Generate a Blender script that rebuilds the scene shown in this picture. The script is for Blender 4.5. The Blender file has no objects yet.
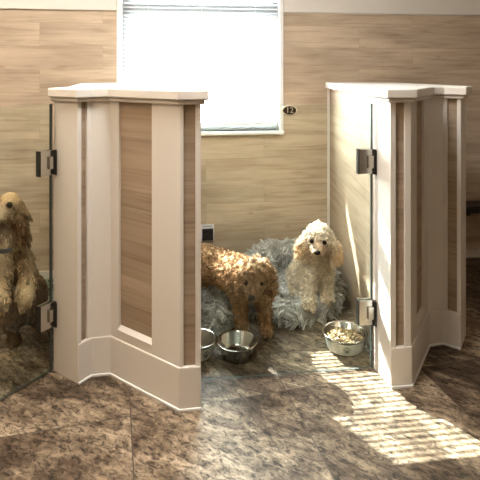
import bpy, bmesh, math, random
import numpy as np
from mathutils import Vector, Matrix, noise as mnoise

random.seed(7)
C = bpy.context.scene.collection
PI = math.pi

# ---------------------------------------------------------------- materials
def new_mat(name):
    m = bpy.data.materials.new(name); m.use_nodes = True
    nt = m.node_tree; nt.nodes.clear()
    out = nt.nodes.new('ShaderNodeOutputMaterial')
    return m, nt, out

def nd(nt, typ, **kw):
    n = nt.nodes.new(typ)
    for k, v in kw.items():
        if k in n.inputs: n.inputs[k].default_value = v
        else: setattr(n, k, v)
    return n

def lk(nt, a, ai, b, bi): nt.links.new(a.outputs[ai], b.inputs[bi])

def mixc(nt, fac, a, b, blend='MIX'):
    m = nt.nodes.new('ShaderNodeMix'); m.data_type = 'RGBA'; m.blend_type = blend
    for sock, v in ((m.inputs[0], fac), (m.inputs[6], a), (m.inputs[7], b)):
        if isinstance(v, tuple) and len(v) == 2 and hasattr(v[0], 'outputs'): nt.links.new(v[0].outputs[v[1]], sock)
        elif isinstance(v, (int, float)): sock.default_value = v
        else: sock.default_value = (*v, 1) if len(v) == 3 else v
    return (m, 2)

def ramp(nt, src, stops):
    r = nt.nodes.new('ShaderNodeValToRGB'); e = r.color_ramp.elements
    while len(e) < len(stops): e.new(0.5)
    for el, (p, c) in zip(e, stops):
        el.position = p; el.color = (*c, 1) if not isinstance(c, (int, float)) else (c, c, c, 1)
    nt.links.new(src[0].outputs[src[1]], r.inputs[0])
    return (r, 0)

def math_n(nt, op, a, b=None):
    m = nt.nodes.new('ShaderNodeMath'); m.operation = op
    for i, v in enumerate((a, b)):
        if v is None: continue
        if isinstance(v, tuple): nt.links.new(v[0].outputs[v[1]], m.inputs[i])
        else: m.inputs[i].default_value = v
    return (m, 0)

def plain(name, col, rough=0.5, metal=0.0, spec=0.5, bump=0.0, bscale=60, var=0.0):
    m, nt, out = new_mat(name)
    p = nd(nt, 'ShaderNodeBsdfPrincipled', Roughness=rough, Metallic=metal)
    p.inputs['Specular IOR Level'].default_value = spec
    tc = nt.nodes.new('ShaderNodeTexCoord')
    nz = nd(nt, 'ShaderNodeTexNoise', Scale=bscale, Detail=4.0); lk(nt, tc, 'Object', nz, 'Vector')
    c2 = tuple(max(0, c * (1 - var)) for c in col)
    mc = mixc(nt, (nz, 0), c2, col); nt.links.new(mc[0].outputs[mc[1]], p.inputs['Base Color'])
    if bump:
        b = nd(nt, 'ShaderNodeBump', Strength=bump, Distance=0.004); lk(nt, nz, 0, b, 'Height'); lk(nt, b, 0, p, 'Normal')
    lk(nt, p, 0, out, 0)
    return m

def wood_mat(name, tint=(1, 1, 1)):
    m, nt, out = new_mat(name)
    p = nd(nt, 'ShaderNodeBsdfPrincipled', Roughness=0.55); p.inputs['Specular IOR Level'].default_value = 0.25
    geo = nt.nodes.new('ShaderNodeNewGeometry'); sep = nt.nodes.new('ShaderNodeSeparateXYZ'); lk(nt, geo, 'Position', sep, 0)
    a = math_n(nt, 'MULTIPLY', (sep, 0), 0.9914); b = math_n(nt, 'MULTIPLY', (sep, 1), 0.62)
    al = math_n(nt, 'ADD', a, b)
    comb = nt.nodes.new('ShaderNodeCombineXYZ'); nt.links.new(al[0].outputs[0], comb.inputs[0]); lk(nt, sep, 2, comb, 1)
    br = nd(nt, 'ShaderNodeTexBrick', Scale=1.0)
    br.offset = 0.37; br.inputs['Brick Width'].default_value = 1.15; br.inputs['Row Height'].default_value = 0.152
    br.inputs['Mortar Size'].default_value = 0.0011; br.inputs['Mortar Smooth'].default_value = 0.2
    br.inputs['Color1'].default_value = (0, 0, 0, 1); br.inputs['Color2'].default_value = (1, 1, 1, 1)
    br.inputs['Mortar'].default_value = (0.5, 0.5, 0.5, 1)
    nt.links.new(comb.outputs[0], br.inputs['Vector'])
    # plank-specific shift of the grain
    sh = nd(nt, 'ShaderNodeVectorMath', operation='MULTIPLY'); lk(nt, br, 0, sh, 0); sh.inputs[1].default_value = (7.3, 3.1, 5.7)
    ad = nd(nt, 'ShaderNodeVectorMath', operation='ADD'); lk(nt, comb, 0, ad, 0); lk(nt, sh, 0, ad, 1)
    mp = nt.nodes.new('ShaderNodeMapping'); lk(nt, ad, 0, mp, 0); mp.inputs['Scale'].default_value = (1.6, 26, 1)
    n1 = nd(nt, 'ShaderNodeTexNoise', Scale=1.6, Detail=6.0, Roughness=0.62, Distortion=0.6); lk(nt, mp, 0, n1, 'Vector')
    mp2 = nt.nodes.new('ShaderNodeMapping'); lk(nt, ad, 0, mp2, 0); mp2.inputs['Scale'].default_value = (1.2, 5, 1)
    n2 = nd(nt, 'ShaderNodeTexNoise', Scale=1.5, Detail=3.0); lk(nt, mp2, 0, n2, 'Vector')
    c = ramp(nt, (n1, 0), [(0.28, (0.36, 0.285, 0.21)), (0.47, (0.52, 0.425, 0.325)), (0.75, (0.60, 0.51, 0.405))])
    c2 = ramp(nt, (n2, 0), [(0.3, (0.76, 0.73, 0.70)), (0.65, (1.05, 1.04, 1.02))])
    c = mixc(nt, 1.0, c, c2, 'MULTIPLY')
    pl = ramp(nt, (br, 0), [(0.0, (0.90, 0.89, 0.88)), (1.0, (1.04, 1.03, 1.02))])
    c = mixc(nt, 1.0, c, pl, 'MULTIPLY')
    # knots
    mp3 = nt.nodes.new('ShaderNodeMapping'); lk(nt, ad, 0, mp3, 0); mp3.inputs['Scale'].default_value = (2.3, 6.0, 1)
    vo = nd(nt, 'ShaderNodeTexVoronoi', Scale=1.4); lk(nt, mp3, 0, vo, 'Vector')
    kn = ramp(nt, (vo, 0), [(0.0, 0.75), (0.10, 0.0)])
    c = mixc(nt, (kn[0], 0), c, (0.34, 0.22, 0.13))
    c = mixc(nt, (br, 1), c, (0.36, 0.28, 0.20))
    c = mixc(nt, 1.0, c, tint, 'MULTIPLY')
    nt.links.new(c[0].outputs[c[1]], p.inputs['Base Color'])
    bp = nd(nt, 'ShaderNodeBump', Strength=0.15, Distance=0.002); lk(nt, n1, 0, bp, 'Height'); lk(nt, bp, 0, p, 'Normal')
    lk(nt, p, 0, out, 0)
    return m

TX, TY = -0.0687, -0.075
def floor_mat():
    m, nt, out = new_mat('stone_tile')
    p = nd(nt, 'ShaderNodeBsdfPrincipled', Roughness=0.45); p.inputs['Specular IOR Level'].default_value = 0.28
    geo = nt.nodes.new('ShaderNodeNewGeometry')
    rot = nt.nodes.new('ShaderNodeMapping'); lk(nt, geo, 'Position', rot, 0)
    rot.inputs['Rotation'].default_value = (0, 0, -math.radians(14.3)); rot.inputs['Location'].default_value = (TX, TY, 0)
    br = nd(nt, 'ShaderNodeTexBrick', Scale=1.0); br.offset = 0.0
    br.inputs['Brick Width'].default_value = 0.644; br.inputs['Row Height'].default_value = 0.644
    br.inputs['Mortar Size'].default_value = 0.0024; br.inputs['Mortar Smooth'].default_value = 0.1
    br.inputs['Color1'].default_value = (0, 0, 0, 1); br.inputs['Color2'].default_value = (1, 1, 1, 1)
    lk(nt, rot, 0, br, 'Vector')
    sh = nd(nt, 'ShaderNodeVectorMath', operation='MULTIPLY'); lk(nt, br, 0, sh, 0); sh.inputs[1].default_value = (9.1, 4.7, 3.3)
    ad = nd(nt, 'ShaderNodeVectorMath', operation='ADD'); lk(nt, rot, 0, ad, 0); lk(nt, sh, 0, ad, 1)
    # broad streaky veins, running obliquely over the tiles
    mp = nt.nodes.new('ShaderNodeMapping'); lk(nt, ad, 0, mp, 0)
    mp.vector_type = 'TEXTURE'; mp.inputs['Rotation'].default_value = (0, 0, math.radians(-48)); mp.inputs['Scale'].default_value = (1 / 1.6, 1 / 3.8, 1)
    n1 = nd(nt, 'ShaderNodeTexNoise', Scale=1.9, Detail=9.0, Roughness=0.66, Distortion=1.5); lk(nt, mp, 0, n1, 'Vector')
    n3 = nd(nt, 'ShaderNodeTexNoise', Scale=1.5, Detail=3.0, Roughness=0.5, Distortion=0.5); lk(nt, ad, 0, n3, 'Vector')
    mp2 = nt.nodes.new('ShaderNodeMapping'); lk(nt, ad, 0, mp2, 0)
    mp2.vector_type = 'TEXTURE'; mp2.inputs['Rotation'].default_value = (0, 0, math.radians(-48)); mp2.inputs['Scale'].default_value = (1 / 13, 1 / 24, 1)
    n2 = nd(nt, 'ShaderNodeTexNoise', Scale=2.2, Detail=6.0, Roughness=0.75, Distortion=0.8); lk(nt, mp2, 0, n2, 'Vector')
    s = math_n(nt, 'MULTIPLY', (n1, 0), 0.66); s2 = math_n(nt, 'MULTIPLY', (n3, 0), 0.54); s = math_n(nt, 'ADD', s, s2)
    c = ramp(nt, s, [(0.44, (0.026, 0.017, 0.011)), (0.52, (0.065, 0.044, 0.029)), (0.58, (0.120, 0.086, 0.058)), (0.64, (0.21, 0.160, 0.110)), (0.73, (0.36, 0.285, 0.205))])
    d = ramp(nt, (n2, 0), [(0.40, (0.16, 0.145, 0.13)), (0.475, (0.80, 0.79, 0.78)), (0.60, (1.5, 1.5, 1.5))])
    c = mixc(nt, 0.95, c, d, 'MULTIPLY')
    c = mixc(nt, (br, 1), c, (0.075, 0.058, 0.045))
    nt.links.new(c[0].outputs[c[1]], p.inputs['Base Color'])
    r = ramp(nt, (n2, 0), [(0.3, 0.60), (0.7, 0.36)]); nt.links.new(r[0].outputs[0], p.inputs['Roughness'])
    hs = math_n(nt, 'SUBTRACT', (n2, 0), (br, 1))
    bp = nd(nt, 'ShaderNodeBump', Strength=0.35, Distance=0.003); nt.links.new(hs[0].outputs[0], bp.inputs['Height']); lk(nt, bp, 0, p, 'Normal')
    lk(nt, p, 0, out, 0)
    return m


def glass_mat(name, tint, ior=1.45):
    m, nt, out = new_mat(name)
    t = nd(nt, 'ShaderNodeBsdfTransparent', Color=(*tint, 1))
    g = nd(nt, 'ShaderNodeBsdfGlossy', Roughness=0.02, Color=(0.9, 0.95, 0.92, 1))
    lw = nd(nt, 'ShaderNodeLayerWeight', Blend=0.5)          # same reflectance from both sides of the pane
    f = math_n(nt, 'POWER', (lw, 1), 5.0); f = math_n(nt, 'MULTIPLY', f, 0.8); f = math_n(nt, 'ADD', f, 0.022)
    mx = nt.nodes.new('ShaderNodeMixShader')
    nt.links.new(f[0].outputs[0], mx.inputs[0]); lk(nt, t, 0, mx, 1); lk(nt, g, 0, mx, 2); lk(nt, mx, 0, out, 0)
    return m

def fur_mat(name, rough=0.75, trans=0.25):
    m, nt, out = new_mat(name)
    at = nt.nodes.new('ShaderNodeAttribute'); at.attribute_name = 'tone'
    p = nd(nt, 'ShaderNodeBsdfPrincipled', Roughness=rough); p.inputs['Specular IOR Level'].default_value = 0.25
    lk(nt, at, 'Color', p, 'Base Color')
    tr = nt.nodes.new('ShaderNodeBsdfTranslucent'); lk(nt, at, 'Color', tr, 'Color')
    mx = nd(nt, 'ShaderNodeMixShader', Fac=trans); mx.inputs[0].default_value = trans
    lk(nt, p, 0, mx, 1); lk(nt, tr, 0, mx, 2); lk(nt, mx, 0, out, 0)
    return m

def slat_mat():
    m, nt, out = new_mat('blind_slat_white')
    p = nd(nt, 'ShaderNodeBsdfPrincipled', Roughness=0.5); p.inputs['Base Color'].default_value = (0.78, 0.79, 0.79, 1)
    tr = nd(nt, 'ShaderNodeBsdfTranslucent', Color=(0.86, 0.88, 0.88, 1))
    mx = nt.nodes.new('ShaderNodeMixShader'); mx.inputs[0].default_value = 0.2
    lk(nt, p, 0, mx, 1); lk(nt, tr, 0, mx, 2); lk(nt, mx, 0, out, 0)
    return m

def emit_mat(name, col, strength):
    m, nt, out = new_mat(name)
    e = nd(nt, 'ShaderNodeEmission', Color=(*col, 1), Strength=strength); lk(nt, e, 0, out, 0)
    return m

def spotted_mat():
    m, nt, out = new_mat('spotted_fabric')
    p = nd(nt, 'ShaderNodeBsdfPrincipled', Roughness=0.9)
    tc = nt.nodes.new('ShaderNodeTexCoord')
    v = nd(nt, 'ShaderNodeTexVoronoi', Scale=26.0); lk(nt, tc, 'Object', v, 'Vector')
    c = ramp(nt, (v, 0), [(0.40, (0.035, 0.038, 0.026)), (0.52, (0.25, 0.30, 0.21))])
    nt.links.new(c[0].outputs[0], p.inputs['Base Color']); lk(nt, p, 0, out, 0)
    return m

M = dict(
    wood=wood_mat('oak_plank_cladding'),
    wood_shaded=wood_mat('shaded_oak_plank_cladding', (0.74, 0.71, 0.68)),  # same oak, tinted darker so the cladding's shade is in the colour
    white=plain('cream_white_paint', (0.70, 0.665, 0.615), 0.45, var=0.04, bscale=8),
    wallwhite=plain('white_wall_paint', (0.78, 0.75, 0.71), 0.6, var=0.03, bscale=5),
    frame=plain('white_vinyl', (0.80, 0.81, 0.81), 0.4, var=0.02),
    sash=plain('shade_grey_vinyl', (0.42, 0.44, 0.45), 0.4, var=0.02),  # white vinyl greyed to stand in for the backlit shade
    floor=floor_mat(),
    glass=glass_mat('clear_gate_glass', (0.950, 0.985, 0.953)),
    pane=glass_mat('window_glass', (0.98, 0.99, 0.985)),
    gedge=plain('green_glass_edge', (0.05, 0.065, 0.058), 0.5, var=0.2),
    steel=plain('brushed_steel', (0.62, 0.60, 0.57), 0.22, metal=1.0, var=0.08, bscale=90),
    bowlsteel=plain('bowl_steel', (0.47, 0.455, 0.43), 0.13, metal=1.0, var=0.15, bscale=30),
    bowlgrey=plain('bowl_light_enamel', (0.66, 0.68, 0.66), 0.35, metal=0.35, var=0.1),
    bowldot=plain('bowl_grey_dots', (0.22, 0.24, 0.24), 0.5, var=0.2),
    dark=plain('dark_metal', (0.035, 0.033, 0.03), 0.35, metal=0.6, var=0.2),
    black=plain('black_plastic', (0.012, 0.011, 0.014), 0.35, var=0.3),
    lilac=plain('pale_plate', (0.72, 0.70, 0.76), 0.45),
    bronze=plain('dark_bronze', (0.075, 0.055, 0.03), 0.35, metal=0.7, var=0.4, bscale=200),
    brass=plain('pale_brass', (0.72, 0.63, 0.45), 0.35, metal=0.3),
    slat=slat_mat(),
    cord=plain('white_cord', (0.8, 0.8, 0.78), 0.8),
    fur=fur_mat('curly_fur', 0.75, 0.06),
    shag=fur_mat('shaggy_plush', 0.9, 0.3),
    skin=fur_mat('short_coat', 0.85, 0.0),
    eye=plain('dark_eye', (0.012, 0.007, 0.004), 0.2, spec=0.1),
    nose=plain('wet_nose', (0.018, 0.013, 0.011), 0.6, spec=0.12, bump=0.4, bscale=300),
    collar=plain('grey_collar', (0.075, 0.078, 0.085), 0.6, bump=0.5, bscale=250),
    tag=plain('tan_leather', (0.42, 0.30, 0.17), 0.5),
    spotted=spotted_mat(),
    kib=fur_mat('kibble', 0.8, 0.0),
    lamp=emit_mat('lamp_diffuser', (1.0, 0.77, 0.55), 14.0),
    lampfill=emit_mat('fill_emitter', (1.0, 0.98, 0.94), 27.0),
    lampcool=emit_mat('lamp_diffuser_neutral', (1.0, 0.90, 0.78), 12.0),
)

# ---------------------------------------------------------------- object helpers
def origin_of(o):
    v = Vector((0, 0, 0))
    while o is not None: v += o.location; o = o.parent
    return v

def link(name, me, mats, parent=None, smooth=False, loc=None):
    o = bpy.data.objects.new(name, me); C.objects.link(o)
    for m in (mats if isinstance(mats, (list, tuple)) else [mats]): me.materials.append(m)
    if parent is not None:
        off = origin_of(parent); me.transform(Matrix.Translation(-off)); o.parent = parent
    elif loc is not None:
        me.transform(Matrix.Translation(-Vector(loc))); o.location = loc
    if smooth:
        me.polygons.foreach_set('use_smooth', [True] * len(me.polygons))
    return o

def from_bm(name, bm, mats, parent=None, smooth=False, bevel=0, loc=None, segs=2):
    bmesh.ops.recalc_face_normals(bm, faces=bm.faces)
    me = bpy.data.meshes.new(name); bm.to_mesh(me); bm.free()
    o = link(name, me, mats, parent, smooth, loc)
    if bevel:
        b = o.modifiers.new('bevel', 'BEVEL'); b.width = bevel; b.segments = segs; b.limit_method = 'ANGLE'; b.angle_limit = 0.6
    return o

def thing(name, label, cat, loc, group=None):
    o = bpy.data.objects.new(name, None); C.objects.link(o); o.location = loc; o.empty_display_size = 0.05
    return tag(o, label, cat, group)

def tag(o, label, cat, group=None, kind=None):
    o['label'] = label; o['category'] = cat
    if group: o['group'] = group
    if kind: o['kind'] = kind
    return o

def structure(o, label=None):
    o['kind'] = 'structure'
    if label: o['label'] = label
    return o

def add_box(bm, x0, x1, y0, y1, z0, z1, mat=None):
    vs = [bm.verts.new(p) for p in ((x0, y0, z0), (x1, y0, z0), (x1, y1, z0), (x0, y1, z0), (x0, y0, z1), (x1, y0, z1), (x1, y1, z1), (x0, y1, z1))]
    for f in ((0, 3, 2, 1), (4, 5, 6, 7), (0, 1, 5, 4), (1, 2, 6, 5), (2, 3, 7, 6), (3, 0, 4, 7)): bm.faces.new([vs[i] for i in f])
    if mat is not None:
        for v in vs: v.co = mat @ v.co
    return vs

def add_prism(bm, poly, z0, z1):
    lo = [bm.verts.new((x, y, z0)) for x, y in poly]; hi = [bm.verts.new((x, y, z1)) for x, y in poly]
    n = len(poly)
    bm.faces.new(list(reversed(lo))); bm.faces.new(hi)
    for i in range(n): bm.faces.new((lo[i], lo[(i + 1) % n], hi[(i + 1) % n], hi[i]))

def add_lathe(bm, prof, cx, cy, z, seg=40, close=False):
    rings = []
    for r, h in prof:
        if r < 1e-6: rings.append([bm.verts.new((cx, cy, z + h))])
        else: rings.append([bm.verts.new((cx + r * math.cos(2 * PI * k / seg), cy + r * math.sin(2 * PI * k / seg), z + h)) for k in range(seg)])
    for a, b in zip(rings, rings[1:]):
        for k in range(seg):
            k2 = (k + 1) % seg
            if len(a) == 1 and len(b) == 1: continue
            if len(a) == 1: bm.faces.new((a[0], b[k2], b[k]))
            elif len(b) == 1: bm.faces.new((a[k], a[k2], b[0]))
            else: bm.faces.new((a[k], a[k2], b[k2], b[k]))

def off_chain(pts, d, closed=False):
    """offset a plan polyline to its right-hand side (outwards for a counter-clockwise outline)"""
    res = []; n = len(pts)
    for i in range(n):
        ns = []
        for a, b in ((i - 1, i), (i, i + 1)):
            if not closed and (a < 0 or b >= n): continue
            p, q = pts[a % n], pts[b % n]; dx, dy = q[0] - p[0], q[1] - p[1]; L = math.hypot(dx, dy)
            ns.append((dy / L, -dx / L))
        if len(ns) == 1: nx, ny = ns[0]; k = 1
        else:
            nx, ny = ns[0][0] + ns[1][0], ns[0][1] + ns[1][1]; L = math.hypot(nx, ny); nx /= L; ny /= L
            k = 1 / max(0.45, nx * ns[0][0] + ny * ns[0][1])
        res.append((pts[i][0] + nx * d * k, pts[i][1] + ny * d * k))
    return res

def add_strip(bm, pts, out, inn, z0, z1):
    add_prism(bm, off_chain(pts, out) + list(reversed(off_chain(pts, -inn))), z0, z1)

# ---------------------------------------------------------------- camera
cam = bpy.data.cameras.new('camera'); co = bpy.data.objects.new('camera', cam); C.objects.link(co)
co.location = (0, 0, 1.35); co.rotation_euler = (PI / 2, 0, 0)
cam.lens = 37.5; cam.sensor_width = 36; cam.shift_y = -0.35; cam.clip_start = 0.02
bpy.context.scene.camera = co

# ---------------------------------------------------------------- room (frame turned 7.5 degrees)
TH = math.radians(7.5)
W0 = Vector((0, 3.423, 0))
RM = Matrix.Translation(W0) @ Matrix.Rotation(TH, 4, 'Z')     # local x along the back wall, y outwards
def rbox(name, boxes, mat, parent=None, bevel=0, loc=None):
    bm = bmesh.new()
    for b in boxes: add_box(bm, *b, mat=RM)
    return from_bm(name, bm, mat, parent, bevel=bevel, loc=loc)

SL, SR, SF, ZC = -2.5, 2.6, -5.6, 2.62
WX0, WX1, WZ0, WZ1 = -0.790, 0.272, 0.945, 2.06                # window opening
structure(rbox('floor', [(SL, SR, SF, 0.0, -0.08, 0.0)], M['floor']))
structure(rbox('ceiling', [(SL, SR, SF, 0.0, ZC, ZC + 0.08)], M['wallwhite']))
structure(rbox('wall_left', [(SL - 0.1, SL, SF, 0.11, 0, ZC)], M['wood']))
structure(rbox('wall_right', [(SR, SR + 0.1, SF, 0.11, 0, ZC)], M['wood']))
structure(rbox('wall_front', [(SL - 0.1, SR + 0.1, SF - 0.1, SF, 0, ZC)], M['wood_shaded']))
ZT = 1.757
wb = structure(rbox('wall_back', [(SL, WX0, 0, 0.11, 0, ZT), (WX1, SR, 0, 0.11, 0, ZT), (WX0, WX1, 0, 0.11, 0, WZ0)], M['wood']))
up = structure(rbox('wall_back_upper', [(SL, WX0, 0, 0.11, ZT, ZC), (WX1, SR, 0, 0.11, ZT, ZC), (WX0, WX1, 0, 0.11, WZ1, ZC)], M['wallwhite']))
structure(rbox('trim_1', [(SL, WX0 - 0.036, -0.016, 0.0, ZT, ZT + 0.13)], M['white'], bevel=0.003))
structure(rbox('trim_2', [(WX1 + 0.03, SR, -0.016, 0.0, ZT + 0.006, ZT + 0.13)], M['white'], bevel=0.003))
structure(rbox('baseboard_back', [(SL, SR, -0.014, 0.0, 0, 0.058)], M['white'], bevel=0.003))

# window_1: casing, sashes, sill, panes
win = bpy.data.objects.new('window_1', None); C.objects.link(win); win.location = RM @ Vector((-0.26, 0, WZ0)); structure(win)
rbox('casing', [(WX0 - 0.034, WX0, -0.016, 0.05, WZ0 - 0.03, WZ1 + 0.05), (WX1, WX1 + 0.028, -0.016, 0.05, WZ0 - 0.03, WZ1 + 0.05), (WX0, WX1, -0.016, 0.05, WZ1, WZ1 + 0.05)], M['frame'], win, 0.003)
rbox('window_sill', [(WX0 - 0.03, WX1 + 0.03, -0.034, 0.06, WZ0 - 0.022, WZ0)], M['frame'], win, 0.004)
SG = (0.055, 0.095)
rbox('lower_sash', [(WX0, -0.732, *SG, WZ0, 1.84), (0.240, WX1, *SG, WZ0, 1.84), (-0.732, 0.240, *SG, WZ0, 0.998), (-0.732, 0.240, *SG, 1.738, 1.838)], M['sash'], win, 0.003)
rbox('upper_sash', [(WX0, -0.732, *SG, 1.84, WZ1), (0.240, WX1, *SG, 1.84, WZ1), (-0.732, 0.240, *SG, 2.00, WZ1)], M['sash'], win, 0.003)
structure(rbox('sun_blocker', [(-1.0, 2.2, 1.35, 1.85, 2.82, 3.7)], M['wallwhite']))  # unseen slab added outside to keep sun off the right divider
rbox('lower_pane', [(-0.735, 0.243, 0.072, 0.077, 0.995, 1.742)], M['pane'], win)
rbox('upper_pane', [(-0.735, 0.243, 0.072, 0.077, 1.835, 2.003)], M['pane'], win)

# venetian blind
bl = thing('window_blind', 'white horizontal slat blind lowered over the bright window', 'window blind', RM @ Vector((-0.26, 0.028, WZ0)))
bm = bmesh.new()
zz = 1.024; TILT = math.radians(25)
while zz < 2.0:
    m = RM @ Matrix.Translation((0, 0.030, zz)) @ Matrix.Rotation(TILT, 4, 'X')
    n = 3
    for k in range(n):                                   # three facets give the slat its crown
        ya, yb = -0.0125 + 0.025 * k / n, -0.0125 + 0.025 * (k + 1) / n
        c = lambda y: 0.0014 * (1 - (y / 0.0125) ** 2)
        vs = [m @ Vector(v) for v in ((-0.783, ya, c(ya)), (0.266, ya, c(ya)), (0.266, yb, c(yb)), (-0.783, yb, c(yb)))]
        lo = [v - Vector((0, 0, 0.0005)) for v in vs]
        a = [bm.verts.new(v) for v in vs]; b = [bm.verts.new(v) for v in lo]
        bm.faces.new(a); bm.faces.new(list(reversed(b)))
        for i in range(4): bm.faces.new((a[i], a[(i + 1) % 4], b[(i + 1) % 4], b[i]))
    zz += 0.0272
from_bm('slats', bm, M['slat'], bl)
rbox('bottom_rail', [(-0.783, 0.266, 0.018, 0.042, 0.982, 1.004)], M['frame'], bl, 0.003)
rbox('head_rail', [(-0.783, 0.266, 0.012, 0.050, 2.0, 2.04)], M['frame'], bl, 0.003)
for sx in (-0.62, -0.26, 0.11):
    rbox('ladder_cord', [(sx - 0.0008, sx + 0.0008, 0.017, 0.0185, 1.0, 2.0), (sx - 0.0008, sx + 0.0008, 0.0425, 0.044, 1.0, 2.0)], M['cord'], bl)

# ---------------------------------------------------------------- kennel partitions
def pick(P, Q, x):
    """point of plan segment PQ on the sight line of image column x (from the measured plan)"""
    k = (x - 240) / 500
    dx, dy = Q[0] - P[0], Q[1] - P[1]
    t = (k * P[1] - P[0]) / (dx - k * dy)
    return (P[0] + t * dx, P[1] + t * dy)

A, B_, C_, D, E, F = (-.8435, 2.261), (-.7023, 2.163), (-.6617, 2.220), (-.5767, 2.235), (-.2393, 1.994), (-.1565, 2.006)
F2 = (-.1790, 2.176)
G2, G, H, I, J, K, L = (.6097, 2.275), (.6436, 2.139), (.7352, 2.150), (.9263, 2.4635), (1.0069, 2.486), (1.0747, 2.4316), (1.1645, 2.576)
ZB, ZP0, ZK, ZTOP = 0.172, 0.226, 1.238, 1.278

def partition(label, front, back, boards, base, rail, strips, loc):
    t = thing('kennel_partition', label, 'partition', loc)
    core = off_chain(front, -0.013)
    bm = bmesh.new(); add_prism(bm, core + back, 0.0, ZK); from_bm('plank_cladding', bm, M['wood_shaded'], t)
    for ch, z0, z1 in boards:
        bm = bmesh.new(); add_strip(bm, ch, 0.0, 0.0135, z0, z1); from_bm('trim_board', bm, M['white'], t, bevel=0.002)
    bm = bmesh.new(); add_strip(bm, base, 0.006, 0.014, 0.0, ZB); bb = from_bm('baseboard', bm, M['white'], t, bevel=0.004)
    bm = bmesh.new(); add_strip(bm, front[:] if False else base, 0.0115, 0.0, 0.0, 0.010); from_bm('base_bead', bm, M['frame'], bb, bevel=0.002)
    bm = bmesh.new(); add_strip(bm, rail, 0.0, 0.0135, ZB, ZP0 - 0.012); from_bm('bottom_rail', bm, M['white'], t, bevel=0.002)
    bm = bmesh.new()                                         # sloped sill under the inset panel
    o = off_chain(rail, 0.004); i = off_chain(rail, -0.013)
    for q in ((o, ZP0 - 0.014), (i, ZP0 - 0.014)): pass
    vs = [bm.verts.new((*o[0], ZP0 - 0.018)), bm.verts.new((*o[1], ZP0 - 0.018)), bm.verts.new((*i[1], ZP0 - 0.018)), bm.verts.new((*i[0], ZP0 - 0.018)),
          bm.verts.new((*o[0], ZP0 - 0.012)), bm.verts.new((*o[1], ZP0 - 0.012)), bm.verts.new((*i[1], ZP0 + 0.004)), bm.verts.new((*i[0], ZP0 + 0.004))]
    for f in ((0, 3, 2, 1), (4, 5, 6, 7), (0, 1, 5, 4), (1, 2, 6, 5), (2, 3, 7, 6), (3, 0, 4, 7)): bm.faces.new([vs[k] for k in f])
    from_bm('panel_sill', bm, M['white'], t)
    bm = bmesh.new(); add_strip(bm, rail, 0.0, 0.0135, ZK - 0.02, ZK); from_bm('top_rail', bm, M['white'], t, bevel=0.002)
    full = front + back
    capf = off_chain(front, 0.030)
    bm = bmesh.new(); add_prism(bm, capf + strips, ZK, ZTOP); cp = from_bm('cap', bm, M['white'], t, bevel=0.006, segs=3)
    bm = bmesh.new(); add_strip(bm, front, 0.016, 0.01, ZK - 0.018, ZK); from_bm('cap_moulding', bm, M['white'], cp, bevel=0.006, segs=3)
    return t

def on_wall(s, y=-0.002):
    v = RM @ Vector((s, y, 0)); return (v.x, v.y)

lf = [A, B_, C_, D, E, F, F2]
lback = [(-.30, 2.21), on_wall(-0.80), on_wall(-1.03), (-.815, 2.45)]
lcap = [(-.285, 2.25), on_wall(-0.775), on_wall(-1.055), (-.845, 2.44)]
partition('cream kennel partition with wide oak inset panel, left of the gate numbered 12', lf, lback,
    [([A, B_, pick(B_, C_, 81.6)], 0, ZK), ([pick(B_, C_, 87.2), C_, D, pick(D, E, 118.6)], 0, ZK),
     ([pick(D, E, 151.6), E, pick(E, F, 183.6)], 0, ZK), ([pick(E, F, 195.4), F, F2], 0, ZK)],
    [B_, C_, D, E, F], [pick(D, E, 118.0), pick(D, E, 152.0)], lcap, (-.5, 2.6, 0))
rf = [G2, G, H, I, J, K, L]
rback = [(1.09, 2.9), on_wall(1.075), on_wall(0.632), (.634, 2.287)]
rcap = [(1.13, 2.9), on_wall(1.11), on_wall(0.600), (.604, 2.30)]
right_part = partition('cream kennel partition right of the gate numbered 12, striped by sunlight on its jamb', rf, rback,
    [([G2, G, pick(G, H, 396.0)], 0, ZK), ([pick(G, H, 405.0), H, pick(H, I, 416.8)], 0, ZK),
     ([pick(H, I, 424.2), I, J, pick(J, K, 447.2)], 0, ZK), ([pick(J, K, 456.8), K, L], 0, ZK)],
    [G, H, I, J, K], [pick(H, I, 416.4), pick(H, I, 424.6)], rcap, (.85, 2.8, 0))

q = on_wall(0.628)
bm = bmesh.new(); add_prism(bm, [(q[0] - .012, q[1] - .014), (q[0] + .006, q[1] - .014), (q[0] + .006, q[1]), (q[0] - .012, q[1])], 0.06, ZK)
from_bm('corner_bead', bm, M['white'], right_part)

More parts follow.
